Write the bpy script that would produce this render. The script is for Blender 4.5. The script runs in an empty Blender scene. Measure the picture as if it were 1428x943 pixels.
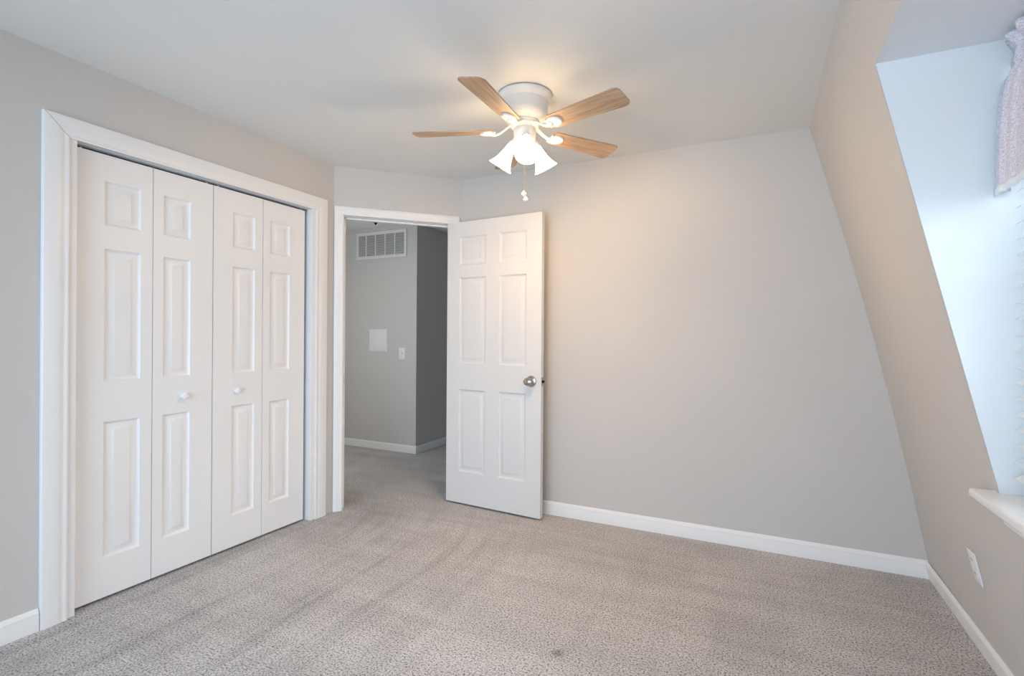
import bpy, bmesh, math, random
from mathutils import Vector, Matrix
PI = math.pi
random.seed(7)
S = bpy.context.scene
COL = S.collection

# ------------------------------------------------------------------ camera
W_PX, H_PX = 1428.0, 943.0
F_PX, CX, CY = 701.54, 723.61, 471.93
YAW, PITCH, ROLL = math.radians(25.529), math.radians(-0.0853), math.radians(0.4174)
CAM_H = 1.18
cd = bpy.data.cameras.new('camera')
cam = bpy.data.objects.new('camera', cd)
COL.objects.link(cam)
cd.sensor_fit = 'HORIZONTAL'
cd.sensor_width = 36.0
cd.lens = 36.0 * F_PX / W_PX
cd.shift_x = -(CX - W_PX / 2) / W_PX
cd.shift_y = (CY - H_PX / 2) / W_PX
cd.clip_start = 0.02
fw = Vector((-math.sin(YAW) * math.cos(PITCH), math.cos(YAW) * math.cos(PITCH), math.sin(PITCH)))
rt = Vector((math.cos(YAW), math.sin(YAW), 0))
up = rt.cross(fw)
r2 = rt * math.cos(ROLL) + up * math.sin(ROLL)
u2 = -rt * math.sin(ROLL) + up * math.cos(ROLL)
M = Matrix((r2, u2, -fw)).transposed().to_4x4()
M.translation = (0, 0, CAM_H)
cam.matrix_world = M
S.camera = cam

# ------------------------------------------------------------------ view, sky, dormer daylight, added fill lights
S.view_settings.view_transform = 'Standard'
S.view_settings.look = 'None'
S.view_settings.gamma = 1.0
S.view_settings.use_curve_mapping = False
S.view_settings.exposure = 0.0
wd = bpy.data.worlds.new('overcast_sky')
S.world = wd
wd.use_nodes = True
bg = wd.node_tree.nodes['Background']
bg.inputs['Color'].default_value = (0.80, 0.90, 1.0, 1)
bg.inputs['Strength'].default_value = 1.1


def area(name, loc, direction, sx, sy, power, color):
    l = bpy.data.lights.new(name, 'AREA')
    l.shape = 'RECTANGLE'
    l.size, l.size_y = sx, sy
    l.energy = power
    l.color = color
    o = bpy.data.objects.new(name, l)
    COL.objects.link(o)
    o.location = loc
    o.rotation_euler = Vector(direction).to_track_quat('-Z', 'Z').to_euler()
    return o


REAR_POWER, DORMER_POWER, HALL_POWER, BULB_POWER = 98.0, 77.0, 10.5, 12.5
SHADE_EMIT = 13.5
area('added_rear_fill', (-1.1, -1.62, 1.12), (0, 1, 0), 2.8, 2.2, REAR_POWER, (0.59, 0.785, 1.0))  # fill light added behind the camera, outside the added rear window
area('added_hall_fill', (-3.45, 2.64, 1.35), (0, 1, 0), 0.7, 1.5, HALL_POWER, (0.90, 0.96, 1.0))  # added fill against the hall near wall
area('daylight_dormer_window', (1.25, 1.25, 1.75), (-1, 0, -0.45), 1.3, 1.3, DORMER_POWER, (0.83, 0.915, 1.0))

# ------------------------------------------------------------------ room numbers
H = 2.3275
XL, YB, DX = -2.586, 3.130, -1.972            # left wall, back wall, start of the back wall
YD = YB - (DX - XL)                            # where the angled wall leaves the left wall
SXF, SXC = 0.7806, 0.2367                      # sloped wall: x at the floor, x at the ceiling
YR = -1.40                                     # rear wall
YCH, YCN = 1.833, 0.72                         # far and near cheek of the dormer
DZ0, DZ1 = 0.735, 2.014                        # dormer opening
XW = 0.72                                      # window wall
HX, HY = -3.122, 4.137                         # hall corner


def slope_x(z, y=0.0):
    t = max(0.0, min(1.0, (y - 2.35) / (YB - 2.35)))
    t = t * t * (3 - 2 * t)
    return SXF + (SXC - SXF) * z / H + 0.030 * t * math.sin(PI * z / H)


# ------------------------------------------------------------------ materials
def srgb(*c):
    return tuple((v / 12.92 if v <= 0.04045 else ((v + 0.055) / 1.055) ** 2.4) for v in c) + (1.0,)


def mat(name, color, rough=0.5, metal=0.0, bump=0.0, bump_scale=200.0, vary=0.0, vary_scale=6.0, spec=0.5):
    m = bpy.data.materials.new(name)
    m.use_nodes = True
    nt = m.node_tree
    b = nt.nodes['Principled BSDF']
    b.inputs['Base Color'].default_value = color
    b.inputs['Roughness'].default_value = rough
    b.inputs['Metallic'].default_value = metal
    b.inputs['Specular IOR Level'].default_value = spec
    tc = nt.nodes.new('ShaderNodeTexCoord')
    if vary > 0:
        n = nt.nodes.new('ShaderNodeTexNoise')
        n.inputs['Scale'].default_value = vary_scale
        n.inputs['Detail'].default_value = 3
        nt.links.new(tc.outputs['Object'], n.inputs['Vector'])
        r = nt.nodes.new('ShaderNodeValToRGB')
        r.color_ramp.elements[0].position = 0.3
        r.color_ramp.elements[1].position = 0.7
        r.color_ramp.elements[0].color = tuple(c * (1 - vary) for c in color[:3]) + (1,)
        r.color_ramp.elements[1].color = color
        nt.links.new(n.outputs['Fac'], r.inputs['Fac'])
        nt.links.new(r.outputs['Color'], b.inputs['Base Color'])
    if bump > 0:
        n = nt.nodes.new('ShaderNodeTexNoise')
        n.inputs['Scale'].default_value = bump_scale
        n.inputs['Detail'].default_value = 2
        nt.links.new(tc.outputs['Object'], n.inputs['Vector'])
        bp = nt.nodes.new('ShaderNodeBump')
        bp.inputs['Strength'].default_value = bump
        bp.inputs['Distance'].default_value = 0.002
        nt.links.new(n.outputs['Fac'], bp.inputs['Height'])
        nt.links.new(bp.outputs['Normal'], b.inputs['Normal'])
    return m


M_WALL = mat('greige_wall_paint', srgb(0.825, 0.813, 0.801), 0.85, bump=0.12, bump_scale=160, vary=0.015, vary_scale=3, spec=0.25)
M_CEIL = mat('white_ceiling_paint', srgb(0.925, 0.922, 0.910), 0.95, bump=0.10, bump_scale=120, vary=0.015, vary_scale=2, spec=0.2)
M_DORM = mat('white_dormer_paint', srgb(0.93, 0.935, 0.935), 0.85, bump=0.1, bump_scale=160, vary=0.012, vary_scale=4, spec=0.25)
M_TRIM = mat('white_trim_paint', srgb(0.955, 0.955, 0.955), 0.38, bump=0.03, bump_scale=60, vary=0.012, vary_scale=5)
M_DOOR = mat('white_door_paint', srgb(0.89, 0.885, 0.88), 0.42, bump=0.06, bump_scale=90, vary=0.012, vary_scale=4)
M_LEAF = mat('white_bifold_paint', srgb(0.96, 0.96, 0.96), 0.42, bump=0.06, bump_scale=90, vary=0.012, vary_scale=4)
M_WHITE_METAL = mat('white_enamel', srgb(0.92, 0.915, 0.90), 0.25, vary=0.02, vary_scale=20)
M_PLASTIC = mat('white_plastic', srgb(0.94, 0.94, 0.935), 0.35, vary=0.01, vary_scale=20)
M_NICKEL = mat('satin_nickel', srgb(0.74, 0.70, 0.65), 0.22, 1.0, vary=0.08, vary_scale=40)
M_DARK = mat('dark_gap', srgb(0.10, 0.10, 0.10), 0.8, vary=0.1)
M_BLACK = mat('black_metal', srgb(0.06, 0.06, 0.06), 0.35, 0.6, vary=0.1)
M_TRACK = mat('galvanised_track', srgb(0.55, 0.60, 0.66), 0.35, 0.7, vary=0.15, vary_scale=30)
M_CLOSET = mat('closet_shade_paint', srgb(0.42, 0.42, 0.42), 0.9, vary=0.02)  # dark colour stands in for closet shade seen through the door gaps
M_GLOBE = mat('frosted_globe_glass', srgb(0.97, 0.97, 0.97), 0.15, vary=0.01)
M_SLAT = mat('white_blind_vinyl', srgb(0.90, 0.93, 0.95), 0.45, vary=0.012, vary_scale=8)
M_CHAIN = mat('brass_bead_chain', srgb(0.86, 0.76, 0.58), 0.3, 0.8, vary=0.1, vary_scale=300)


def carpet_material():
    m = bpy.data.materials.new('cut_pile_carpet')
    m.use_nodes = True
    nt = m.node_tree
    L = nt.links.new
    b = nt.nodes['Principled BSDF']
    b.inputs['Roughness'].default_value = 1.0
    b.inputs['Specular IOR Level'].default_value = 0.05
    tc = nt.nodes.new('ShaderNodeTexCoord')

    def noise(scale, detail, rough=0.5, vec=None, dist=0.0):
        n = nt.nodes.new('ShaderNodeTexNoise')
        n.inputs['Scale'].default_value = scale
        n.inputs['Detail'].default_value = detail
        n.inputs['Roughness'].default_value = rough
        n.inputs['Distortion'].default_value = dist
        L(vec or tc.outputs['Object'], n.inputs['Vector'])
        return n.outputs['Fac']

    def ramp(fac, stops):
        r = nt.nodes.new('ShaderNodeValToRGB')
        e = r.color_ramp.elements
        e[0].position, e[0].color = stops[0]
        e[1].position, e[1].color = stops[-1]
        for p, c in stops[1:-1]:
            x = e.new(p)
            x.color = c
        L(fac, r.inputs['Fac'])
        return r.outputs['Color']

    def mul(a, c, fac=1.0):
        x = nt.nodes.new('ShaderNodeMix')
        x.data_type = 'RGBA'
        x.blend_type = 'MULTIPLY'
        x.inputs['Factor'].default_value = fac
        L(a, x.inputs['A'])
        L(c, x.inputs['B'])
        return x.outputs['Result']

    def mapping(rot, scale):
        mp = nt.nodes.new('ShaderNodeMapping')
        mp.inputs['Rotation'].default_value = (0, 0, rot)
        mp.inputs['Scale'].default_value = scale
        L(tc.outputs['Object'], mp.inputs['Vector'])
        return mp.outputs['Vector']

    def math_node(op, a, v=None, c=None):
        x = nt.nodes.new('ShaderNodeMath')
        x.operation = op
        if isinstance(a, (int, float)):
            x.inputs[0].default_value = a
        else:
            L(a, x.inputs[0])
        if v is not None:
            if isinstance(v, (int, float)):
                x.inputs[1].default_value = v
            else:
                L(v, x.inputs[1])
        if c is not None:
            x.inputs[2].default_value = c
        return x.outputs[0]

    def dist_to(p):
        v = nt.nodes.new('ShaderNodeVectorMath')
        v.operation = 'DISTANCE'
        L(tc.outputs['Object'], v.inputs[0])
        v.inputs[1].default_value = p
        return v.outputs['Value']

    g = lambda v: (v, v, v, 1)
    tuft = noise(135, 3, 0.75)
    base = ramp(tuft, [(0.33, srgb(0.32, 0.31, 0.305)), (0.42, srgb(0.67, 0.655, 0.65)), (0.50, srgb(0.885, 0.87, 0.865)), (0.66, srgb(0.98, 0.97, 0.965))])
    # patches of brushed pile, lighter and darker
    base = mul(base, ramp(noise(2.6, 3, 0.6, dist=0.6), [(0.35, g(0.88)), (0.65, g(1.0))]))
    # vacuum strokes: along the closet, bending into the doorway, and across the room
    sx = nt.nodes.new('ShaderNodeSeparateXYZ')
    L(tc.outputs['Object'], sx.inputs[0])
    dxx = math_node('ADD', sx.outputs['X'], 3.2)
    dyy = math_node('MAXIMUM', math_node('ADD', sx.outputs['Y'], -2.15), 0.0)
    u = math_node('SQRT', math_node('ADD', math_node('MULTIPLY', dxx, dxx), math_node('MULTIPLY', dyy, dyy)))
    cb = nt.nodes.new('ShaderNodeCombineXYZ')
    L(math_node('MULTIPLY', u, 11.0), cb.inputs['X'])
    L(math_node('MULTIPLY', sx.outputs['Y'], 0.9), cb.inputs['Y'])
    strokes = ramp(noise(1.0, 4, 0.68, cb.outputs[0], 0.25), [(0.36, g(0.72)), (0.50, g(0.93)), (0.62, g(1.0))])
    mr = nt.nodes.new('ShaderNodeMapRange')
    mr.inputs['From Min'].default_value = -1.75
    mr.inputs['From Max'].default_value = -1.0
    mr.inputs['To Min'].default_value = 0.85
    mr.inputs['To Max'].default_value = 0.22
    L(sx.outputs['X'], mr.inputs['Value'])
    mx = nt.nodes.new('ShaderNodeMix')
    mx.data_type = 'RGBA'
    mx.blend_type = 'MULTIPLY'
    hf = nt.nodes.new('ShaderNodeMapRange')
    hf.inputs['From Min'].default_value = 2.45
    hf.inputs['From Max'].default_value = 3.0
    hf.inputs['To Min'].default_value = 1.0
    hf.inputs['To Max'].default_value = 0.12
    L(sx.outputs['Y'], hf.inputs['Value'])
    L(math_node('MULTIPLY', mr.outputs['Result'], hf.outputs['Result']), mx.inputs['Factor'])
    L(base, mx.inputs['A'])
    L(strokes, mx.inputs['B'])
    base = mx.outputs['Result']
    base = mul(base, ramp(noise(1.0, 3, 0.65, mapping(-0.30, (0.9, 8.0, 1)), 0.3), [(0.36, g(0.84)), (0.60, g(1.0))]), 0.7)
    # one small dark tuft in the foreground
    dm = math_node('ADD', dist_to((SPOT[0], SPOT[1], 0)), math_node('MULTIPLY', math_node('SUBTRACT', noise(60, 2), 0.5), 0.05))
    base = mul(base, ramp(dm, [(0.012, g(0.62)), (0.030, g(1.0))]))
    L(base, b.inputs['Base Color'])
    vo = nt.nodes.new('ShaderNodeTexVoronoi')
    vo.inputs['Scale'].default_value = 150
    L(tc.outputs['Object'], vo.inputs['Vector'])
    hgt = math_node('SUBTRACT', tuft, math_node('MULTIPLY', vo.outputs['Distance'], 0.35))
    bp = nt.nodes.new('ShaderNodeBump')
    bp.inputs['Strength'].default_value = 0.9
    bp.inputs['Distance'].default_value = 0.008
    L(hgt, bp.inputs['Height'])
    L(bp.outputs['Normal'], b.inputs['Normal'])
    return m


SPOT = (-0.67, 1.76)
M_CARPET = carpet_material()


def wood_material():
    m = bpy.data.materials.new('light_oak_veneer')
    m.use_nodes = True
    nt = m.node_tree
    L = nt.links.new
    b = nt.nodes['Principled BSDF']
    b.inputs['Roughness'].default_value = 0.42
    tc = nt.nodes.new('ShaderNodeTexCoord')
    mp = nt.nodes.new('ShaderNodeMapping')
    mp.inputs['Scale'].default_value = (3.0, 38.0, 38.0)
    L(tc.outputs['Object'], mp.inputs['Vector'])
    n = nt.nodes.new('ShaderNodeTexNoise')
    n.inputs['Scale'].default_value = 1.6
    n.inputs['Detail'].default_value = 5
    n.inputs['Distortion'].default_value = 0.8
    L(mp.outputs['Vector'], n.inputs['Vector'])
    r = nt.nodes.new('ShaderNodeValToRGB')
    r.color_ramp.elements[0].position = 0.30
    r.color_ramp.elements[1].position = 0.70
    r.color_ramp.elements[0].color = srgb(0.64, 0.51, 0.40)
    r.color_ramp.elements[1].color = srgb(0.80, 0.68, 0.56)
    L(n.outputs['Fac'], r.inputs['Fac'])
    L(r.outputs['Color'], b.inputs['Base Color'])
    return m


M_WOOD = wood_material()


def fabric_material():
    m = bpy.data.materials.new('lavender_woven_fabric')
    m.use_nodes = True
    nt = m.node_tree
    L = nt.links.new
    b = nt.nodes['Principled BSDF']
    b.inputs['Roughness'].default_value = 0.95
    b.inputs['Specular IOR Level'].default_value = 0.1
    tc = nt.nodes.new('ShaderNodeTexCoord')
    mp = nt.nodes.new('ShaderNodeMapping')
    mp.inputs['Scale'].default_value = (1, 1, 2.2)
    L(tc.outputs['Object'], mp.inputs['Vector'])
    n = nt.nodes.new('ShaderNodeTexNoise')
    n.inputs['Scale'].default_value = 190
    n.inputs['Detail'].default_value = 3
    L(mp.outputs['Vector'], n.inputs['Vector'])
    r = nt.nodes.new('ShaderNodeValToRGB')
    r.color_ramp.elements[0].position = 0.33
    r.color_ramp.elements[1].position = 0.62
    r.color_ramp.elements[0].color = srgb(0.74, 0.75, 0.84)
    r.color_ramp.elements[1].color = srgb(0.94, 0.93, 0.96)
    L(n.outputs['Fac'], r.inputs['Fac'])
    L(r.outputs['Color'], b.inputs['Base Color'])
    bp = nt.nodes.new('ShaderNodeBump')
    bp.inputs['Strength'].default_value = 0.5
    bp.inputs['Distance'].default_value = 0.003
    L(n.outputs['Fac'], bp.inputs['Height'])
    L(bp.outputs['Normal'], b.inputs['Normal'])
    return m


M_FABRIC = fabric_material()


def shade_material():
    m = mat('lit_frosted_shade', srgb(0.97, 0.95, 0.90), 0.3, vary=0.01)
    b = m.node_tree.nodes['Principled BSDF']
    b.inputs['Emission Color'].default_value = (1.0, 0.70, 0.38, 1)
    b.inputs['Emission Strength'].default_value = SHADE_EMIT
    return m


M_SHADE = shade_material()


def bulb_material():
    m = mat('lit_bulb', srgb(1, 0.97, 0.9), 0.3, vary=0.005)
    b = m.node_tree.nodes['Principled BSDF']
    b.inputs['Emission Color'].default_value = (1.0, 0.70, 0.38, 1)
    b.inputs['Emission Strength'].default_value = 20.0
    return m


M_BULB = bulb_material()


def glass_material():
    m = bpy.data.materials.new('window_glass')
    m.use_nodes = True
    nt = m.node_tree
    nt.nodes.remove(nt.nodes['Principled BSDF'])
    out = nt.nodes['Material Output']
    tr = nt.nodes.new('ShaderNodeBsdfTransparent')
    gl = nt.nodes.new('ShaderNodeBsdfGlossy')
    gl.inputs['Roughness'].default_value = 0.02
    fr = nt.nodes.new('ShaderNodeFresnel')
    fr.inputs['IOR'].default_value = 1.45
    mx = nt.nodes.new('ShaderNodeMixShader')
    nt.links.new(fr.outputs['Fac'], mx.inputs['Fac'])
    nt.links.new(tr.outputs['BSDF'], mx.inputs[1])
    nt.links.new(gl.outputs['BSDF'], mx.inputs[2])
    nt.links.new(mx.outputs['Shader'], out.inputs['Surface'])
    return m


M_GLASS = glass_material()


# ------------------------------------------------------------------ mesh helpers
def obj(name, bm, material, parent=None, smooth=True, angle=32):
    bmesh.ops.remove_doubles(bm, verts=bm.verts, dist=1e-6)
    bmesh.ops.recalc_face_normals(bm, faces=bm.faces)
    me = bpy.data.meshes.new(name)
    bm.to_mesh(me)
    bm.free()
    if smooth:
        for p in me.polygons:
            p.use_smooth = True
        me.set_sharp_from_angle(angle=math.radians(angle))
    me.materials.append(material)
    o = bpy.data.objects.new(name, me)
    COL.objects.link(o)
    if parent:
        o.parent = parent
    return o


def tag(o, label, cat, group=None, kind=None):
    o['label'] = label
    o['category'] = cat
    if group:
        o['group'] = group
    if kind:
        o['kind'] = kind
    return o


def empty(name, loc, rot=(0, 0, 0)):
    o = bpy.data.objects.new(name, None)
    COL.objects.link(o)
    o.location = loc
    o.rotation_euler = rot
    o.empty_display_size = 0.1
    return o


def struct(name, bm, m, label=None, cat=None, smooth=False, parent=None):
    o = obj(name, bm, m, parent, smooth)
    o['kind'] = 'structure'
    if label:
        tag(o, label, cat)
    return o


def add_box(bm, lo, hi, bevel=0.0, seg=2):
    x0, y0, z0 = lo
    x1, y1, z1 = hi
    v = [bm.verts.new(p) for p in ((x0, y0, z0), (x1, y0, z0), (x1, y1, z0), (x0, y1, z0), (x0, y0, z1), (x1, y0, z1), (x1, y1, z1), (x0, y1, z1))]
    f = [bm.faces.new([v[i] for i in q]) for q in ((0, 3, 2, 1), (4, 5, 6, 7), (0, 1, 5, 4), (1, 2, 6, 5), (2, 3, 7, 6), (3, 0, 4, 7))]
    if bevel > 0:
        e = list({e for q in f for e in q.edges})
        bmesh.ops.bevel(bm, geom=e, offset=bevel, segments=seg, affect='EDGES', profile=0.5)
    return bm


def box(lo, hi, bevel=0.0, seg=2):
    return add_box(bmesh.new(), lo, hi, bevel, seg)


def add_prism(bm, pts, axis_vec):
    a = [bm.verts.new(p) for p in pts]
    b = [bm.verts.new(Vector(p) + Vector(axis_vec)) for p in pts]
    bm.faces.new(a[::-1])
    bm.faces.new(b)
    n = len(pts)
    for i in range(n):
        bm.faces.new((a[i], a[(i + 1) % n], b[(i + 1) % n], b[i]))
    return bm


def plan(pts, z0, z1, bm=None):
    return add_prism(bm or bmesh.new(), [(x, y, z0) for x, y in pts], (0, 0, z1 - z0))


def add_lathe(bm, prof, n=40, mtx=None, close=False):
    """profile of (r, z) turned round the z axis, then moved by mtx"""
    mtx = mtx or Matrix()
    rings = []
    for r, z in prof:
        if r < 1e-6:
            rings.append([bm.verts.new(mtx @ Vector((0, 0, z)))])
        else:
            rings.append([bm.verts.new(mtx @ Vector((r * math.cos(2 * PI * i / n), r * math.sin(2 * PI * i / n), z))) for i in range(n)])
    for a, b in zip(rings, rings[1:]):
        for i in range(n):
            j = (i + 1) % n
            if len(a) == 1 and len(b) == 1:
                continue
            if len(a) == 1:
                bm.faces.new((a[0], b[i], b[j]))
            elif len(b) == 1:
                bm.faces.new((a[i], b[0], a[j]))
            else:
                bm.faces.new((a[i], b[i], b[j], a[j]))
    return bm


def add_tube(bm, pts, radii, n=10, flat=1.0, flat_axis=None):
    """round (or flattened) tube through pts"""
    pts = [Vector(p) for p in pts]
    if isinstance(radii, (int, float)):
        radii = [radii] * len(pts)
    prev = None
    rings = []
    for i, p in enumerate(pts):
        t = (pts[min(i + 1, len(pts) - 1)] - pts[max(i - 1, 0)]).normalized()
        ref = Vector(flat_axis) if flat_axis else (prev if prev else (Vector((0, 0, 1)) if abs(t.z) < 0.9 else Vector((1, 0, 0))))
        a = (ref - t * ref.dot(t)).normalized()
        b = t.cross(a)
        prev = a
        rings.append([bm.verts.new(p + (a * math.cos(2 * PI * k / n) * flat + b * math.sin(2 * PI * k / n)) * radii[i]) for k in range(n)])
    for a, b in zip(rings, rings[1:]):
        for k in range(n):
            bm.faces.new((a[k], a[(k + 1) % n], b[(k + 1) % n], b[k]))
    bm.faces.new(rings[0][::-1])
    bm.faces.new(rings[-1])
    return bm


def frame_of(origin, u, n):
    """matrix taking local (u, out, z) to the world"""
    u = Vector(u).normalized()
    n = Vector(n).normalized()
    m = Matrix((u, n, u.cross(n))).transposed().to_4x4()
    m.translation = origin
    return m


def xform(bm, m):
    bmesh.ops.transform(bm, matrix=m, verts=bm.verts)
    return bm


def add_casing(bm, which, uL, uR, zt, prof, gap=0.0):
    """one mitred piece of a door casing in local (u, out, z): profile of (across, thickness)"""
    def sweep(fa, fb):
        a = [bm.verts.new(fa(w, t)) for w, t in prof]
        b = [bm.verts.new(fb(w, t)) for w, t in prof]
        n = len(prof)
        for i in range(n):
            bm.faces.new((a[i], a[(i + 1) % n], b[(i + 1) % n], b[i]))
        bm.faces.new(a[::-1])
        bm.faces.new(b)
    if which == 'left':
        sweep(lambda w, t: (uL - w, t, 0), lambda w, t: (uL - w, t, zt + w - gap))
    elif which == 'right':
        sweep(lambda w, t: (uR + w, t, 0), lambda w, t: (uR + w, t, zt + w))
    else:
        sweep(lambda w, t: (uL - w + gap, t, zt + w), lambda w, t: (uR + w, t, zt + w))
    return bm


def slab(w, h, t, panels, both=False):
    """moulded panel slab in local (x 0..w, z 0..h); front face at y=0 looking to -y, back at y=t"""
    bm = bmesh.new()
    xs = sorted({0, w} | {p[0] for p in panels} | {p[1] for p in panels})
    zs = sorted({0, h} | {p[2] for p in panels} | {p[3] for p in panels})

    def face_side(y, sgn, use):
        for i in range(len(xs) - 1):
            for k in range(len(zs) - 1):
                mx, mz = (xs[i] + xs[i + 1]) / 2, (zs[k] + zs[k + 1]) / 2
                if use and any(p[0] < mx < p[1] and p[2] < mz < p[3] for p in panels):
                    continue
                q = [(xs[i], zs[k]), (xs[i + 1], zs[k]), (xs[i + 1], zs[k + 1]), (xs[i], zs[k + 1])]
                bm.faces.new([bm.verts.new((a, y, c)) for a, c in q])
        if not use:
            return
        for x0, x1, z0, z1 in panels:
            xa = [v for v in xs if x0 <= v <= x1]
            za = [v for v in zs if z0 <= v <= z1]
            steps = [(0, 0), (0.002, 0.0035), (0.006, 0.0075), (0.011, 0.0100), (0.016, 0.0100), (0.0385, 0.0030), (0.0405, 0.0012), (0.043, 0.0010)]
            rings = []
            for off, dep in steps:
                rings.append([bm.verts.new((a, y + sgn * dep, c)) for a, c in ((x0 + off, z0 + off), (x1 - off, z0 + off), (x1 - off, z1 - off), (x0 + off, z1 - off))])
            for a, b in zip(rings, rings[1:]):
                for j in range(4):
                    bm.faces.new((a[j], a[(j + 1) % 4], b[(j + 1) % 4], b[j]))
            bm.faces.new(rings[-1])
    face_side(0, 1, True)
    face_side(t, -1, both)
    for a, b in (((0, 0), (w, 0)), ((w, 0), (w, h)), ((w, h), (0, h)), ((0, h), (0, 0))):
        bm.faces.new([bm.verts.new(p) for p in ((a[0], 0, a[1]), (b[0], 0, b[1]), (b[0], t, b[1]), (a[0], t, a[1]))])
    return bm


# ------------------------------------------------------------------ setting: floor, ceiling, walls
bm = bmesh.new()
add_box(bm, (-5.3, YR - 0.12, -0.06), (1.0, 5.8, 0.0))
struct('floor', bm, M_CARPET, 'beige grey speckled cut pile carpet covering the whole floor', 'carpet floor')
bm = plan([(XL - 0.8, YR - 0.12), (0.45, YR - 0.12), (0.45, YB + 0.11), (DX - 0.06, YB + 0.11), (XL - 0.12, YD + 0.05), (XL - 0.8, YD + 0.05)], H, H + 0.06)
struct('ceiling', bm, M_CEIL, 'flat white bedroom ceiling the fan is mounted on', 'ceiling')

OY0, OY1, OZ = 1.102, 2.325, 1.994             # closet opening
T = 0.11
bm = bmesh.new()
plan([(XL, YR), (XL, OY0 - 0.02), (XL - T, OY0 - 0.02), (XL - T, YR)], 0, H, bm)
plan([(XL, OY1 + 0.02), (XL, YD), (XL - T, YD + 0.045), (XL - T, OY1 + 0.02)], 0, H, bm)
plan([(XL, OY0 - 0.02), (XL, OY1 + 0.02), (XL - T, OY1 + 0.02), (XL - T, OY0 - 0.02)], OZ + 0.005, H, bm)
struct('wall_left', bm, M_WALL, 'greige left wall around the white bifold closet doors', 'wall')

R2 = math.sqrt(0.5)
DU, DN = Vector((R2, R2, 0)), Vector((R2, -R2, 0))      # along the angled wall, out into the room
A0 = Vector((XL, YD, 0))
DLEN = (DX - XL) / R2
S0, S1, DHEAD = 0.060, 0.800, 1.995                     # doorway in the angled wall


def dpt(s, o):
    p = A0 + DU * s + DN * o
    return (p.x, p.y)


bm = bmesh.new()
plan([dpt(0, 0), dpt(S0, 0), dpt(S0, -T), dpt(-0.045, -T)], 0, H, bm)
plan([dpt(S1, 0), dpt(DLEN, 0), dpt(DLEN + 0.045, -T), dpt(S1, -T)], 0, H, bm)
plan([dpt(S0, 0), dpt(S1, 0), dpt(S1, -T), dpt(S0, -T)], DHEAD, H, bm)
struct('wall_entry', bm, M_WALL, 'short angled greige wall that holds the open doorway', 'wall')
bm = plan([(DX, YB), (1.0, YB), (1.0, YB + T), (DX - 0.045, YB + T)], 0, H)
struct('wall_back', bm, M_WALL, 'wide plain greige back wall behind the open door', 'wall')
# unseen rear wall; its wide window is added to brighten the room
RW = (-2.40, 0.25, 0.06, 2.15)
bm = bmesh.new()
add_box(bm, (XL - T, YR - 0.10, 0), (RW[0], YR, H))
add_box(bm, (RW[1], YR - 0.10, 0), (1.0, YR, H))
add_box(bm, (RW[0], YR - 0.10, 0), (RW[1], YR, RW[2]))
add_box(bm, (RW[0], YR - 0.10, RW[3]), (RW[1], YR, H))
struct('wall_rear', bm, M_WALL, 'greige rear wall behind the camera with an added wide window', 'wall')
w2 = empty('rear_window_added', ((RW[0] + RW[1]) / 2, YR, RW[2]))  # unseen window, added so extra light can enter from behind
w2['kind'] = 'structure'
tag(w2, 'added wide white framed window behind the camera, for fill light', 'window')
lx, lz = (RW[1] - RW[0]) / 2, RW[3] - RW[2]
bm = bmesh.new()
for a, b in (((-lx, -0.08, 0), (-lx + 0.05, 0.012, lz)), ((lx - 0.05, -0.08, 0), (lx, 0.012, lz)), ((-lx + 0.05, -0.08, 0), (lx - 0.05, 0.012, 0.05)),
             ((-lx + 0.05, -0.08, lz - 0.05), (lx - 0.05, 0.012, lz)), ((-0.025, -0.07, 0.05), (0.025, 0.0, lz - 0.05))):
    add_box(bm, a, b)
obj('window_frame', bm, M_TRIM, w2, False)
obj('pane', box((-lx + 0.04, -0.045, 0.04), (lx - 0.04, -0.041, lz - 0.04)), M_GLASS, w2, False)

# sloped right wall: a fine grid with the dormer left open
bm = bmesh.new()
ys = sorted({YR, 0.0, YCN, YCH} | {2.35 + (YB - 2.35) * i / 16 for i in range(17)})
zs = sorted({DZ0, DZ1, H} | {H * i / 22 for i in range(23)})
grid = {}
for y in ys:
    for z in zs:
        grid[y, z] = bm.verts.new((slope_x(z, y), y, z))
for ya, yb_ in zip(ys, ys[1:]):
    for za, zb in zip(zs, zs[1:]):
        if YCN - 1e-6 <= ya and yb_ <= YCH + 1e-6 and DZ0 - 1e-6 <= za and zb <= DZ1 + 1e-6:
            continue
        bm.faces.new((grid[ya, za], grid[yb_, za], grid[yb_, zb], grid[ya, zb]))
struct('wall_right', bm, M_WALL, 'sloped greige right wall leaning in under the roof', 'wall', smooth=True)
# dormer: two cheeks, ceiling, window wall


def cheek(y0, y1):
    e = 0.0008
    pts = [(slope_x(DZ0) + e, y0, DZ0), (XW + 0.05, y0, DZ0), (XW + 0.05, y0, DZ1 + 0.05), (slope_x(DZ1 + 0.05) + 0.03, y0, DZ1 + 0.05), (slope_x(DZ1) + e, y0, DZ1)]
    return add_prism(bmesh.new(), pts, (0, y1 - y0, 0))


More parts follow.
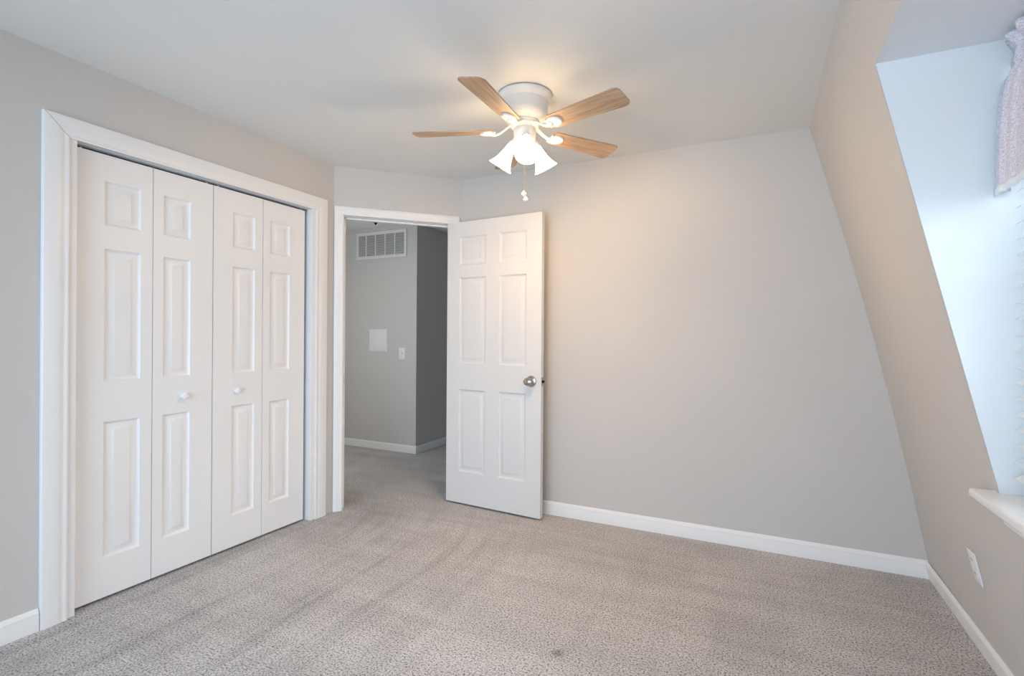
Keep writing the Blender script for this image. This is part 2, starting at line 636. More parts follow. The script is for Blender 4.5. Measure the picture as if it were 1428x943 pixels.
struct('wall_dormer_far', cheek(YCH, YCH + 0.05), M_DORM, 'white far side wall of the window dormer', 'wall')
struct('wall_dormer_near', cheek(YCN - 0.05, YCN), M_DORM, 'white near side wall of the window dormer', 'wall')
bm = add_prism(bmesh.new(), [(slope_x(DZ1), YCN, DZ1), (XW + 0.05, YCN, DZ1), (XW + 0.05, YCN, DZ1 + 0.05), (slope_x(DZ1), YCN, DZ1 + 0.05)], (0, YCH - YCN, 0))
struct('ceiling_dormer', bm, M_DORM, 'small white ceiling of the window dormer', 'ceiling')
WY0, WY1, WZ0, WZ1 = 0.80, 1.75, 0.81, 1.94
bm = bmesh.new()
add_box(bm, (XW, YCN, DZ0), (XW + 0.05, WY0, DZ1))
add_box(bm, (XW, WY1, DZ0), (XW + 0.05, YCH, DZ1))
add_box(bm, (XW, WY0, DZ0), (XW + 0.05, WY1, WZ0))
add_box(bm, (XW, WY0, WZ1), (XW + 0.05, WY1, DZ1))
struct('wall_window', bm, M_DORM, 'white window wall at the back of the dormer', 'wall')
w1 = empty('window_1', (XW, (WY0 + WY1) / 2, DZ0))
w1['kind'] = 'structure'
tag(w1, 'white dormer window with a deep white sill, behind the blind', 'window')
hy = (WY1 - WY0) / 2
zz0, zz1 = WZ0 - DZ0, WZ1 - DZ0
bm = bmesh.new()
for a, b in (((-0.012, -hy - 0.05, zz0 - 0.05), (0.045, -hy + 0.03, zz1 + 0.05)), ((-0.012, hy - 0.03, zz0 - 0.05), (0.045, hy + 0.05, zz1 + 0.05)),
             ((-0.011, -hy + 0.03, zz0 - 0.05), (0.044, hy - 0.03, zz0 + 0.03)), ((-0.011, -hy + 0.03, zz1 - 0.03), (0.044, hy - 0.03, zz1 + 0.05)),
             ((0.0, -hy + 0.03, (zz0 + zz1) / 2 - 0.02), (0.04, hy - 0.03, (zz0 + zz1) / 2 + 0.02))):
    add_box(bm, a, b, 0.003, 1)
obj('window_frame', bm, M_TRIM, w1)
obj('pane', box((0.018, -hy + 0.02, zz0 + 0.02), (0.022, hy - 0.02, zz1 - 0.02)), M_GLASS, w1, False)
# sill board with horns, and the apron moulding under it
yc = (WY0 + WY1) / 2
SILL_X = 0.548
bm = bmesh.new()
pts = [(SILL_X, 0.50 - yc), (SILL_X, 1.872 - yc), (slope_x(0.745) - 0.002, 1.872 - yc), (slope_x(0.745) - 0.002, YCH - yc - 0.001), (XW, YCH - yc - 0.001), (XW, YCN - yc + 0.001), (slope_x(0.745) - 0.002, YCN - yc + 0.001), (slope_x(0.745) - 0.002, 0.50 - yc)]
plan([(x - XW, y) for x, y in pts], -0.002, 0.022, bm)
bmesh.ops.bevel(bm, geom=[e for e in bm.edges if all(abs(v.co.x - (SILL_X - XW)) < 1e-5 for v in e.verts) or (abs(e.verts[0].co.y - e.verts[1].co.y) < 1e-5 and e.verts[0].co.y > 1.86 - yc and abs(e.verts[0].co.z - e.verts[1].co.z) < 1e-5)], offset=0.007, segments=4, affect='EDGES', profile=0.5)
obj('window_sill', bm, M_TRIM, w1)
sl = Vector((SXC - SXF, 0, H)).normalized()
inn = Vector((-H, 0, SXC - SXF)).normalized()
bm = bmesh.new()
base0 = Vector((slope_x(0.733), 0, 0.733))
prof = [(0, 0), (0, 0.030), (0.006, 0.030), (0.012, 0.024), (0.022, 0.016), (0.034, 0.013), (0.046, 0.012), (0.052, 0.012), (0.058, 0.008), (0.058, 0)]
add_prism(bm, [tuple(base0 - sl * a + inn * t + Vector((-XW, 1.815 - yc, -DZ0))) for a, t in prof], (0, -1.26, 0))
obj('apron', bm, M_TRIM, w1)

# closet box behind the bifold doors
bm = bmesh.new()
CXB = XL - 0.72
add_box(bm, (CXB - 0.03, 0.80, 0), (CXB, YD + 0.02, H))
add_box(bm, (CXB, 0.77, 0), (XL - T, 0.80, H))
add_box(bm, (CXB, YD - 0.03, 0), (XL - T, YD, H))
struct('wall_closet', bm, M_CLOSET, 'closet walls behind the bifold doors, darkened to shade the gaps', 'wall')

# hall beyond the doorway
struct('wall_hall_back', plan([(-5.2, HY), (HX, HY), (HX, HY + 0.1), (-5.2, HY + 0.1)], 0, H), M_WALL, 'greige hall wall with the air grille and light switch', 'wall')
struct('wall_hall_side', plan([(HX, HY + 0.1), (HX, 5.6), (HX - 0.1, 5.6), (HX - 0.1, HY + 0.1)], 0, H), M_WALL, 'shadowed greige side wall of the hall past the corner', 'wall')
bm = bmesh.new()
plan([(HX - 0.1, 5.6), (-1.6, 5.6), (-1.6, 5.7), (HX - 0.1, 5.7)], 0, H, bm)
plan([(-1.7, YB + T), (-1.6, YB + T), (-1.6, 5.6), (-1.7, 5.6)], 0, H, bm)
struct('wall_hall_end', bm, M_WALL, 'hidden end wall of the hall behind the bedroom', 'wall')
bm = bmesh.new()
plan([(-5.2, YD + 0.05), (XL - T, YD + 0.05), (XL - T, YD + 0.12), (-5.2, YD + 0.12)], 0, H, bm)
plan([(-5.3, YD + 0.05), (-5.2, YD + 0.05), (-5.2, HY + 0.1), (-5.3, HY + 0.1)], 0, H, bm)
struct('wall_hall_near', bm, M_WALL, 'hidden near wall of the hall behind the closet', 'wall')
bm = plan([(-5.3, YD + 0.05), (XL - 0.12, YD + 0.05), (DX - 0.06, YB + 0.11), (-1.6, YB + 0.11), (-1.6, 5.7), (-5.3, 5.7)], H, H + 0.06)
struct('ceiling_hall', bm, M_CEIL, 'white hall ceiling seen through the doorway', 'ceiling')


# baseboards
def baseboard(bm, p0, p1, out, h=0.088):
    p0, p1, out = Vector(p0), Vector(p1), Vector(out).normalized()
    prof = [(0, 0), (0.013, 0), (0.013, h * 0.70), (0.0115, h * 0.75), (0.0125, h * 0.80), (0.0095, h * 0.88), (0.0060, h * 0.95), (0.0035, h), (0, h)]
    return add_prism(bm, [tuple(p0 + out * t + Vector((0, 0, z))) for t, z in prof], p1 - p0)


struct('baseboard_left', baseboard(bmesh.new(), (XL, YR, 0), (XL, 0.984, 0), (1, 0, 0)), M_TRIM, 'white baseboard on the left wall before the closet', 'baseboard', True)
struct('baseboard_back', baseboard(bmesh.new(), (DX + 0.02, YB, 0), (SXF, YB, 0), (0, -1, 0)), M_TRIM, 'long white baseboard along the back wall', 'baseboard', True)
bm = bmesh.new()
prof = [(0, 0), (0.014, 0), (0.014, 0.062), (0.0125, 0.067), (0.0135, 0.071), (0.0100, 0.078), (0.0065, 0.084), (0.0035, 0.088), (0, 0.088)]
add_prism(bm, [(slope_x(z) - t * 1.03, YR, z) for t, z in prof], (0, YB - YR - 0.012, 0))
struct('baseboard_right', bm, M_TRIM, 'white baseboard under the sloped right wall', 'baseboard', True)
struct('baseboard_hall', baseboard(bmesh.new(), (-5.2, HY, 0), (HX + 0.013, HY, 0), (0, -1, 0), 0.075), M_TRIM, 'white baseboard on the lit hall wall under the switch', 'baseboard', True)
struct('baseboard_hall_side', baseboard(bmesh.new(), (HX, HY, 0), (HX, 5.6, 0), (1, 0, 0), 0.075), M_TRIM, 'white baseboard on the shadowed hall side wall', 'baseboard', True)

# closet casing: jamb, then three mitred pieces
CAS = [(0, 0), (0, 0.0150), (0.003, 0.0165), (0.010, 0.0165), (0.013, 0.0152), (0.022, 0.0155), (0.027, 0.0175), (0.036, 0.0185), (0.078, 0.0190), (0.084, 0.0180), (0.086, 0.0160), (0.086, 0)]
t1 = empty('trim_1', (XL, (OY0 + OY1) / 2, 0))
t1['kind'] = 'structure'
tag(t1, 'white mitred casing framing the closet opening', 'door casing')
mid = (OY0 + OY1) / 2
FX = Matrix(((0, 1, 0, 0), (1, 0, 0, 0), (0, 0, 1, 0), (0, 0, 0, 1)))      # local (u, out, z) -> (out, u, z)
for w, nm in (('left', 'side_casing'), ('right', 'side_casing'), ('head', 'head_casing')):
    obj(nm, xform(add_casing(bmesh.new(), w, 1.073 - mid, 2.360 - mid, 1.990, CAS, 0.0028 if w == 'head' else 0.0), FX), M_TRIM, t1)
bm = bmesh.new()
add_box(bm, (-T, OY0 - mid - 0.029, 0), (0.007, OY0 - mid, OZ), 0.0015, 1)
add_box(bm, (-T, OY1 - mid, 0), (0.007, OY1 - mid + 0.035, OZ), 0.0015, 1)
add_box(bm, (-T, OY0 - mid - 0.029, OZ - 0.004), (0.007, OY1 - mid + 0.035, OZ + 0.02), 0.0015, 1)
obj('jamb', bm, M_TRIM, t1)

# doorway casing and jamb on the angled wall
CAS2 = [(0, 0), (0, 0.008), (0.003, 0.0105), (0.009, 0.0105), (0.014, 0.0095), (0.022, 0.012), (0.032, 0.0155), (0.050, 0.0165), (0.056, 0.0145), (0.058, 0.011), (0.058, 0)]
t2 = empty('trim_2', A0 + DU * ((S0 + S1) / 2))
t2.rotation_euler = (0, 0, PI / 4)
t2['kind'] = 'structure'
tag(t2, 'white casing and jamb framing the open doorway', 'door casing')
ms = (S0 + S1) / 2
FY = Matrix(((1, 0, 0, 0), (0, -1, 0, 0), (0, 0, 1, 0), (0, 0, 0, 1)))
for w, nm in (('left', 'side_casing'), ('right', 'side_casing'), ('head', 'head_casing')):
    zt = 1.999
    obj(nm, xform(add_casing(bmesh.new(), w, S0 - ms, S1 - ms, zt, CAS2), FY), M_TRIM, t2)
bm = bmesh.new()
add_box(bm, (S0 - ms - 0.012, 0.0, 0), (S0 - ms + 0.006, T, DHEAD + 0.006), 0.001, 1)
add_box(bm, (S1 - ms - 0.004, 0.0, 0), (S1 - ms + 0.012, T, DHEAD + 0.006), 0.001, 1)
add_box(bm, (S0 - ms - 0.012, 0.0, DHEAD - 0.002), (S1 - ms + 0.012, T, DHEAD + 0.012), 0.001, 1)
add_box(bm, (S0 - ms + 0.006, 0.040, 0), (S0 - ms + 0.016, 0.072, DHEAD - 0.002), 0.001, 1)
add_box(bm, (S0 - ms + 0.006, 0.040, DHEAD - 0.012), (S1 - ms - 0.004, 0.072, DHEAD - 0.002), 0.001, 1)
obj('jamb', bm, M_TRIM, t2)
bm = box((S0 - ms + 0.0055, 0.010, 0.862), (S0 - ms + 0.0075, 0.034, 0.922))
o = obj('strike_plate', bm, M_NICKEL, t2, False)
o['label'] = 'nickel strike plate'

# ------------------------------------------------------------------ doors
# open six panel bedroom door
LEAF_W, LEAF_H, LEAF_T = 0.757, 1.978, 0.035
hinge = Vector((-2.018, 3.031, 0.013))
ang = math.radians(-3.96)
d1 = empty('door_1', hinge, (0, 0, ang))
d1['kind'] = 'structure'
tag(d1, 'white six panel bedroom door standing open against the back wall', 'door')
px = [(0.106, 0.328), (0.434, 0.644)]
pz = [(0.222, 0.800), (0.980, 1.585), (1.672, 1.872)]
obj('slab', slab(LEAF_W, LEAF_H, LEAF_T, [(a, b, c, d) for a, b in px for c, d in pz], True), M_DOOR, d1)
KZ, KS = 0.883, 0.686


def knob(side):
    y = 0 if side < 0 else LEAF_T
    m = Matrix.Translation((KS, y, KZ)) @ Matrix.Rotation(PI / 2 if side < 0 else -PI / 2, 4, 'X')
    bm = bmesh.new()
    add_lathe(bm, [(0.0, 0.0), (0.037, 0.0), (0.037, 0.003), (0.034, 0.007), (0.020, 0.011), (0.014, 0.014), (0.012, 0.020)], 36, m)
    m2 = m @ Matrix.Diagonal((1.25, 1.0, 1.0, 1.0))
    add_lathe(bm, [(0.011, 0.018), (0.012, 0.028), (0.018, 0.033), (0.024, 0.041), (0.026, 0.049), (0.023, 0.057), (0.015, 0.062), (0.0, 0.064)], 36, m2)
    o = obj('knob', bm, M_NICKEL, d1)
    o['label'] = 'satin nickel knob'


knob(-1)
knob(1)
bm = box((LEAF_W - 0.0005, 0.006, KZ - 0.028), (LEAF_W + 0.0012, LEAF_T - 0.006, KZ + 0.028))
lp = obj('latch_plate', bm, M_NICKEL, d1, False)
obj('latch_bolt', add_prism(bmesh.new(), [(LEAF_W, 0.010, KZ - 0.008), (LEAF_W + 0.013, 0.024, KZ - 0.008), (LEAF_W, 0.026, KZ - 0.008)], (0, 0, 0.016)), M_BLACK, lp, False)
for z in (0.20, 1.0, 1.78):
    bm = bmesh.new()
    add_box(bm, (-0.0016, 0.004, z - 0.045), (0.0005, LEAF_T - 0.002, z + 0.045))
    add_lathe(bm, [(0, -0.045), (0.006, -0.045), (0.006, 0.045), (0, 0.045)], 14, Matrix.Translation((-0.003, LEAF_T + 0.004, z)))
    obj('hinge', bm, M_NICKEL, d1)

# bifold closet doors: two pairs of leaves
CLX, CZ0, CH, CT = -2.616, 0.014, 1.962, 0.030
zpan = [(0.188 - CZ0, 0.792 - CZ0), (0.974 - CZ0, 1.560 - CZ0), (1.666 - CZ0, 1.860 - CZ0)]
FB = Matrix(((0, -1, 0, 0), (1, 0, 0, 0), (0, 0, 1, 0), (0, 0, 0, 1)))     # slab (x, y, z) -> (-y, x, z): front looks to +x


def bifold(name, y_out, y_fold, y_meet, label):
    t = empty(name, (CLX, y_out, CZ0))
    t['kind'] = 'structure'
    tag(t, label, 'closet door')
    sg = 1 if y_meet > y_out else -1
    for (a, b, stile_a, stile_b) in ((min(y_out, y_fold), max(y_out, y_fold), *((0.108, 0.050) if sg > 0 else (0.046, 0.112))),
                                     (min(y_fold, y_meet), max(y_fold, y_meet), *((0.046, 0.115) if sg > 0 else (0.108, 0.050)))):
        w = b - a - 0.003
        bm = slab(w, CH, CT, [(stile_a, w - stile_b, c, d) for c, d in zpan])
        xform(bm, Matrix.Translation((0, a + 0.0015 - y_out, 0)) @ FB)
        lf = obj('leaf', bm, M_LEAF, t)
        if y_meet in (a, b):
            ky = (y_fold + y_meet) / 2
            ky = (1.557 if sg > 0 else 1.842)
            m = Matrix.Translation((0, ky - y_out, 0.874 - CZ0)) @ Matrix.Rotation(PI / 2, 4, 'Y')
            bm = add_lathe(bmesh.new(), [(0.0, 0.0), (0.011, 0.0), (0.009, 0.006), (0.010, 0.010), (0.016, 0.015), (0.018, 0.021), (0.016, 0.027), (0.009, 0.030), (0, 0.031)], 28, m)
            obj('knob', bm, M_LEAF, lf)
    for y in (y_out + sg * 0.025, y_meet - sg * 0.03):
        bm = add_lathe(bmesh.new(), [(0, 0), (0.004, 0), (0.004, 0.012), (0, 0.012)], 10, Matrix.Translation((-CT * 0.35, y - y_out, CH)))
        obj('pivot_pin', bm, M_PLASTIC, t)
    return t


bifold('door_2', 1.108, 1.4145, 1.7075, 'left folding pair of white six panel closet doors, round knob')
bifold('door_3', 2.303, 2.0045, 1.7085, 'right folding pair of white six panel closet doors, beside the doorway')

bm = bmesh.new()
add_box(bm, (CLX - 0.026, OY0 + 0.004, 1.9835), (CLX - 0.001, OY1 - 0.003, 1.9898), 0.001, 1)
add_box(bm, (CLX - 0.026, OY0 + 0.004, 1.9810), (CLX - 0.020, OY1 - 0.003, 1.9850))
tag(obj('bifold_track', bm, M_TRACK), 'grey metal track across the top of the closet doors', 'door track')

# ------------------------------------------------------------------ ceiling fan
FC = Vector((-1.010, 2.163, 0))
fan = empty('ceiling_fan', (FC.x, FC.y, H))
tag(fan, 'white flush ceiling fan with five light wood blades and three lit shades', 'ceiling fan')
obj('mounting_canopy', add_lathe(bmesh.new(), [(0, 0), (0.116, 0), (0.116, -0.005), (0.1275, -0.005), (0.1285, -0.007), (0.1285, -0.016), (0.126, -0.022), (0.118, -0.029), (0.110, -0.036), (0.1085, -0.042), (0.1085, -0.082), (0.106, -0.098),
                                            (0.098, -0.112), (0.084, -0.122), (0.068, -0.128), (0.0, -0.128)], 64), M_WHITE_METAL, fan)
obj('motor_hub', add_lathe(bmesh.new(), [(0, -0.126), (0.069, -0.126), (0.071, -0.131), (0.069, -0.137), (0.066, -0.138), (0.068, -0.143), (0.066, -0.149), (0.060, -0.153), (0.050, -0.156), (0.046, -0.163), (0, -0.163)], 56), M_WHITE_METAL, fan)
obj('light_fitter', add_lathe(bmesh.new(), [(0, -0.1625), (0.050, -0.1625), (0.0525, -0.167), (0.0525, -0.205), (0.050, -0.222), (0.040, -0.236), (0.022, -0.243), (0.010, -0.246), (0.008, -0.254), (0, -0.256)], 48), M_WHITE_METAL, fan)
BZ = -0.170
PITCH_B = math.radians(12)


def blade_bm():
    bm = bmesh.new()
    r0, r1, t = 0.150, 0.537, 0.005
    out = []
    n = 10
    w0, w1, c = 0.046, 0.061, 0.030
    # outline: root to tip along -w side, round tip corners, back along +w side
    side = []
    for i in range(9):
        f = i / 8
        side.append((r0 + 0.012 + (r1 - c - r0 - 0.012) * f, w0 + (w1 - w0) * f))
    tip = [(r1 - c + c * math.sin(a), w1 - c * 0.9 + c * 0.9 * math.cos(a)) for a in [PI / 2 * k / 6 for k in range(1, 7)]]
    half = [(r0, w0 - 0.012), (r0 + 0.004, w0 - 0.004)] + side + tip
    out = [(x, -y) for x, y in half] + [(x, y) for x, y in half[::-1]]
    add_prism(bm, [(x, y, 0) for x, y in out], (0, 0, t))
    return bm


def iron_bm():
    bm = bmesh.new()
    # S-shaped arm from the hub down and out to the blade
    pts = []
    for i in range(15):
        f = i / 14
        r = 0.060 + f * 0.100
        z = 0.030 - 0.040 * (3 * f * f - 2 * f ** 3) - 0.010 * math.sin(PI * f)
        pts.append((r, 0, z))
    add_tube(bm, pts, [0.013 - 0.003 * math.sin(PI * i / 14) for i in range(15)], 12, 0.45, (0, 0, 1))
    # medallion under the blade root: oval plate with a raised rim and a shallow middle
    prof = [(0.0, -0.0060), (0.55, -0.0060), (0.66, -0.0085), (0.80, -0.0100), (0.93, -0.0085), (1.0, -0.0040), (1.0, -0.0005), (0.0, -0.0005)]
    m = Matrix.Translation((0.178, 0, 0)) @ Matrix.Diagonal((0.040, 0.033, 1, 1))
    add_lathe(bm, prof, 40, m)
    add_tube(bm, [(0.140, -0.026, -0.004), (0.150, -0.020, -0.006), (0.160, 0, -0.007), (0.150, 0.020, -0.006), (0.140, 0.026, -0.004)], [0.004, 0.007, 0.009, 0.007, 0.004], 10)
    for s in (-1, 1):
        add_lathe(bm, [(0, -0.008), (0.004, -0.0075), (0.005, -0.006), (0.005, 0.0)], 12, Matrix.Translation((0.196, 0.016 * s, -0.004)))
    return bm


for k in range(5):
    a = math.radians(-16.5 + 72 * k)
    pb = obj('blade', blade_bm(), M_WOOD, fan)
    pb.location = (0, 0, BZ)
    # the edge on the counter-clockwise side hangs lower
    pb.rotation_euler = (Matrix.Rotation(a, 3, 'Z') @ Matrix.Rotation(-PITCH_B, 3, 'X')).to_euler()
    ir = obj('blade_iron', iron_bm(), M_WHITE_METAL, fan)
    ir.location = (0, 0, BZ)
    ir.rotation_euler = pb.rotation_euler
SHADE_PROF = [(0.0175, 0.0), (0.0195, 0.002), (0.0210, 0.010), (0.0235, 0.024), (0.0280, 0.044), (0.0340, 0.066), (0.0415, 0.086), (0.0500, 0.102), (0.0590, 0.114)]
for k in range(3):
    az = math.radians(-59 + 120 * k)
    tilt = math.radians(34)
    m = Matrix.Rotation(az, 4, 'Z') @ Matrix.Translation((0.066, 0, -0.226)) @ Matrix.Rotation(PI - tilt, 4, 'Y')
    bm = bmesh.new()
    inner = [(r - 0.0025, z + 0.001) for r, z in SHADE_PROF]
    add_lathe(bm, SHADE_PROF + [(0.0585, 0.1155)] + inner[::-1], 40, m)
    sh = obj('glass_shade', bm, M_SHADE, fan)
    sh['label'] = 'lit frosted bell shade'
    bm = add_lathe(bmesh.new(), [(0, 0.004), (0.010, 0.004), (0.012, 0.03), (0.019, 0.050), (0.021, 0.058), (0.016, 0.068), (0.008, 0.073), (0, 0.074)], 24, m)
    obj('bulb', bm, M_BULB, sh)
    bm = bmesh.new()
    add_lathe(bm, [(0, -0.022), (0.014, -0.022), (0.019, -0.012), (0.0215, -0.002), (0.0235, 0.006), (0.0215, 0.006), (0, 0.004)], 32, m)
    q = Matrix.Rotation(az, 4, 'Z')
    add_tube(bm, [q @ Vector((0.040, 0, -0.195)), q @ Vector((0.052, 0, -0.200)), m @ Vector((0, 0, -0.015))], [0.010, 0.010, 0.012], 12)
    obj('shade_holder', bm, M_WHITE_METAL, fan)
    ld = bpy.data.lights.new('bulb_glow', 'POINT')
    ld.energy = BULB_POWER
    ld.color = (1.0, 0.62, 0.28)
    ld.shadow_soft_size = 0.02
    lo = bpy.data.objects.new('bulb_glow', ld)
    COL.objects.link(lo)
    lo.parent = fan
    lo.location = m @ Vector((0, 0, 0.098))
for dx, z1, (ax, ay) in ((-0.006, -0.466, (-0.005, 0.0)), (0.004, -0.493, (0.004, 0.004))):
    x, y = ax * 0.9 + 0.002, ay
    bm = bmesh.new()
    add_tube(bm, [(x, y, -0.240), (x, y, z1 + 0.012)], 0.0011, 6)
    n = int((-0.240 - z1) / 0.006)
    for i in range(n):
        add_lathe(bm, [(0, -0.0017), (0.0015, -0.0008), (0.0015, 0.0008), (0, 0.0017)], 6, Matrix.Translation((x, y, -0.244 - i * 0.006)))
    pc = obj('pull_chain', bm, M_CHAIN, fan)
    prof = [(0.0118 * math.sin(PI * i / 12), z1 - 0.0118 * math.cos(PI * i / 12)) for i in range(13)]
    prof[-1] = (0.0030, z1 + 0.0114)
    obj('pull_knob', add_lathe(bmesh.new(), prof + [(0.003, z1 + 0.017), (0, z1 + 0.017)], 24, Matrix.Translation((x, y, 0))), M_WHITE_METAL, pc)

# ------------------------------------------------------------------ dormer window dressing
BX = 0.619
bl = empty('venetian_blind', (BX + 0.025, (YCN + YCH) / 2, DZ0 + 0.024))
tag(bl, 'white horizontal slat blind covering the dormer window', 'window blind')
half = (YCH - YCN) / 2 - 0.032
bm = bmesh.new()
z = 0.060
TS = math.radians(27)
while z < 1.13:
    prof = []
    for i in range(7):
        f = i / 6 - 0.5
        u, v = f * 0.048, 0.0030 * (1 - 4 * f * f)
        prof.append((u * math.cos(TS) - v * math.sin(TS), u * math.sin(TS) + v * math.cos(TS)))
    prof2 = [(x + 0.0010 * math.sin(TS), q - 0.0012) for x, q in prof[::-1]]
    add_prism(bm, [(x, -half, z + q) for x, q in prof + prof2], (0, 2 * half, 0))
    z += 0.043
obj('slats', bm, M_SLAT, bl)
obj('bottom_rail', box((0.006, -half, 0.004), (0.054, half, 0.026), 0.003, 2), M_SLAT, bl)
obj('head_rail', box((0.018, -half - 0.004, 1.150), (0.066, half + 0.004, 1.192), 0.002, 1), M_SLAT, bl)
bm = bmesh.new()
for y in (-half + 0.15, 0, half - 0.15):
    for x in (-0.0245, 0.0245):
        add_tube(bm, [(x + 0.028, y, 0.022), (x, y, 0.06), (x, y, 1.11), (x + 0.043, y, 1.155)], 0.0010, 6)
obj('ladder_cord', bm, M_SLAT, bl)

# valance: gathered header over a rod pocket, flared skirt, pale hem
VY0, VY1 = YCN + 0.02, YCH - 0.022
va = empty('window_valance', (0.62, (VY0 + VY1) / 2, 1.58))
tag(va, 'lavender woven window valance with ruffled top in the dormer', 'valance')
VPROF = [(2.000, 0.596, 0.010), (1.992, 0.599, 0.010), (1.975, 0.610, 0.008), (1.962, 0.616, 0.005), (1.950, 0.613, 0.006), (1.930, 0.611, 0.006), (1.915, 0.612, 0.005), (1.895, 0.600, 0.004),
         (1.870, 0.592, 0.003), (1.83, 0.586, 0.003), (1.78, 0.583, 0.003), (1.70, 0.581, 0.003), (1.64, 0.580, 0.003), (1.602, 0.580, 0.003), (1.590, 0.581, 0.003)]


def cloth(prof, wrap):
    bm = bmesh.new()
    ny = 150
    rows = []
    for z, x, amp in prof:
        row = []
        for i in range(ny + 1):
            y = VY0 + (VY1 - VY0) * i / ny
            d = VY1 - y
            g_ = math.sin(d * 95 + 2.0 * math.sin(d * 17)) * amp + 0.4 * amp * math.sin(d * 210 + 1.3)
            row.append(bm.verts.new((x + g_ - 0.62, y - (VY0 + VY1) / 2, z - 1.58 + (0.004 * math.sin(d * 120) if z > 1.985 else 0))))
        rows.append(row)
    for a, b in zip(rows, rows[1:]):
        for i in range(ny):
            bm.faces.new((a[i], a[i + 1], b[i + 1], b[i]))
    # wrap the end back to the wall
    for endi, sgn in ((ny, 1), (0, -1)) if wrap else ():
        back = [bm.verts.new((r[endi].co.x + 0.035, r[endi].co.y + sgn * 0.008, r[endi].co.z)) for r in rows[7:]]
        for j in range(len(back) - 1):
            bm.faces.new((rows[7 + j][endi], back[j], back[j + 1], rows[8 + j][endi]))
    return bm


o = obj('gathered_fabric', cloth(VPROF, True), M_FABRIC, va, True, 80)
md = o.modifiers.new('thickness', 'SOLIDIFY')
md.thickness = 0.0015
o = obj('hem', cloth([(1.600, 0.5785, 0.003), (1.592, 0.578, 0.003), (1.581, 0.578, 0.003), (1.575, 0.5795, 0.003)], False), M_SLAT, va, True, 80)
md = o.modifiers.new('thickness', 'SOLIDIFY')
md.thickness = 0.001
o['label'] = 'white lower hem'
bm = bmesh.new()
add_tube(bm, [(0.624, YCN + 0.001, 1.938), (0.624, YCH - 0.001, 1.938)], 0.006, 12)
o = obj('rod', bm, M_WHITE_METAL, va)
o.matrix_parent_inverse = Matrix.Translation(-va.location)

# ------------------------------------------------------------------ outlet on the sloped wall
oc = Vector((slope_x(0.391), 2.272, 0.391))
ou = empty('electrical_outlet', oc)
tag(ou, 'white outlet plate low on the sloped right wall', 'outlet')
OM = Matrix((Vector((0, -1, 0)), inn, sl)).transposed().to_4x4()     # local (u, out, up)
obj('cover_plate', xform(box((-0.035, 0, -0.057), (0.035, 0.006, 0.057), 0.0035, 3), OM), M_PLASTIC, ou)
for zc in (-0.024, 0.024):
    bm = bmesh.new()
    add_lathe(bm, [(0, 0.0075), (0.0155, 0.0075), (0.017, 0.006), (0.017, 0.004)], 28, Matrix.Translation((0, 0, zc)) @ Matrix.Rotation(-PI / 2, 4, 'X'))
    rc = obj('receptacle', xform(bm, OM), M_PLASTIC, ou)
    bm = bmesh.new()
    for u in (-0.006, 0.006):
        add_box(bm, (u - 0.001, 0.0072, zc - 0.001), (u + 0.001, 0.0079, zc + 0.007))
    obj('slot', xform(bm, OM), M_DARK, rc, False)

# ------------------------------------------------------------------ hall things
vx0, vx1, vz0, vz1 = -3.916, -3.248, 1.999, 2.284
ve = empty('return_air_grille', ((vx0 + vx1) / 2, HY, (vz0 + vz1) / 2))
tag(ve, 'white louvred air return grille high on the hall wall', 'vent')
hw, hh = (vx1 - vx0) / 2, (vz1 - vz0) / 2
bm = bmesh.new()
fwid = 0.030
for a, b in (((-hw, -0.012, -hh), (hw, 0, -hh + fwid)), ((-hw, -0.012, hh - fwid), (hw, 0, hh)), ((-hw, -0.0118, -hh + fwid), (-hw + fwid, 0, hh - fwid)), ((hw - fwid, -0.0118, -hh + fwid), (hw, 0, hh - fwid))):
    add_box(bm, a, b, 0.002, 1)
obj('frame', bm, M_WHITE_METAL, ve)
for x in (-0.200, -0.072, 0.058, 0.184):
    obj('divider_bar', box((x - 0.006, -0.011, -hh + fwid), (x + 0.006, -0.001, hh - fwid), 0.001, 1), M_WHITE_METAL, ve)
bm = bmesh.new()
z = -hh + fwid + 0.006
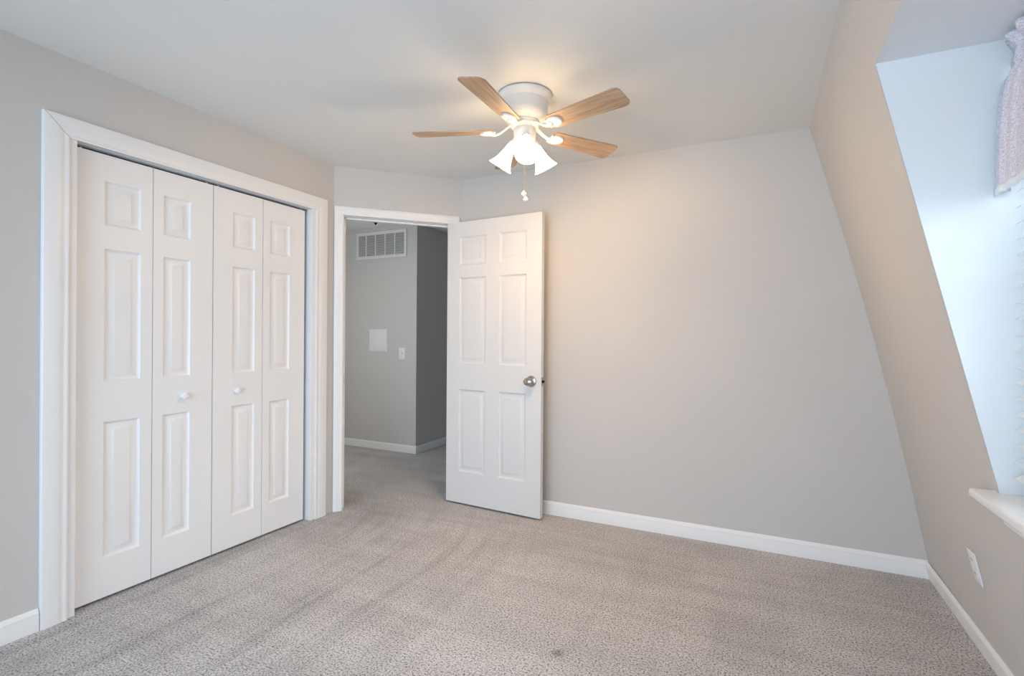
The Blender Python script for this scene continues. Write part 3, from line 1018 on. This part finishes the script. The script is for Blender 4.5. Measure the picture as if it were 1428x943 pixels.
while z < hh - fwid:
    add_prism(bm, [(-hw + fwid, -0.0095, z - 0.006), (-hw + fwid, -0.0085, z - 0.0055), (-hw + fwid, -0.0012, z + 0.004), (-hw + fwid, -0.0022, z + 0.0045)], (2 * (hw - fwid), 0, 0))
    z += 0.0135
obj('louvres', bm, M_WHITE_METAL, ve, False)
obj('filter_backing', box((-hw + 0.01, -0.0010, -hh + 0.01), (hw - 0.01, -0.0002, hh - 0.01)), mat('grey_filter', srgb(0.42, 0.43, 0.44), 0.9, vary=0.1, vary_scale=80), ve, False)

ap = empty('wall_access_panel', (-3.6135, HY, 1.139))
tag(ap, 'plain white square cover panel on the hall wall below the grille', 'cover panel')
obj('cover', box((-0.114, -0.010, -0.112), (0.114, -0.0005, 0.112), 0.002, 2), M_PLASTIC, ap)
obj('rim', box((-0.120, -0.004, -0.118), (0.120, 0, 0.118), 0.001, 1), M_PLASTIC, ap)
ls = empty('light_switch', (-3.299, HY, 1.009))
tag(ls, 'white toggle light switch on the hall wall near the corner', 'light switch')
obj('switch_plate', box((-0.040, -0.006, -0.060), (0.040, 0, 0.060), 0.003, 2), M_PLASTIC, ls)
obj('toggle', add_prism(bmesh.new(), [(-0.005, -0.005, -0.011), (-0.005, -0.017, 0.004), (-0.005, -0.016, 0.010), (-0.005, -0.005, 0.011)], (0.010, 0, 0)), M_PLASTIC, ls)

hl = empty('hall_ceiling_light', (-3.16, 3.57, H))
tag(hl, 'unlit white dome ceiling light with dark finial in the hall', 'ceiling light')
obj('ceiling_pan', add_lathe(bmesh.new(), [(0, 0), (0.135, 0), (0.140, -0.004), (0.140, -0.016), (0.130, -0.022), (0, -0.022)], 44), M_WHITE_METAL, hl)
obj('glass_dome', add_lathe(bmesh.new(), [(0.150, -0.020), (0.152, -0.026), (0.146, -0.044), (0.126, -0.068), (0.092, -0.090), (0.050, -0.104), (0.010, -0.109), (0, -0.109)], 44), M_GLOBE, hl)
obj('finial', add_lathe(bmesh.new(), [(0, -0.107), (0.016, -0.108), (0.017, -0.114), (0.010, -0.120), (0.008, -0.126), (0.004, -0.131), (0, -0.132)], 24), M_BLACK, hl)
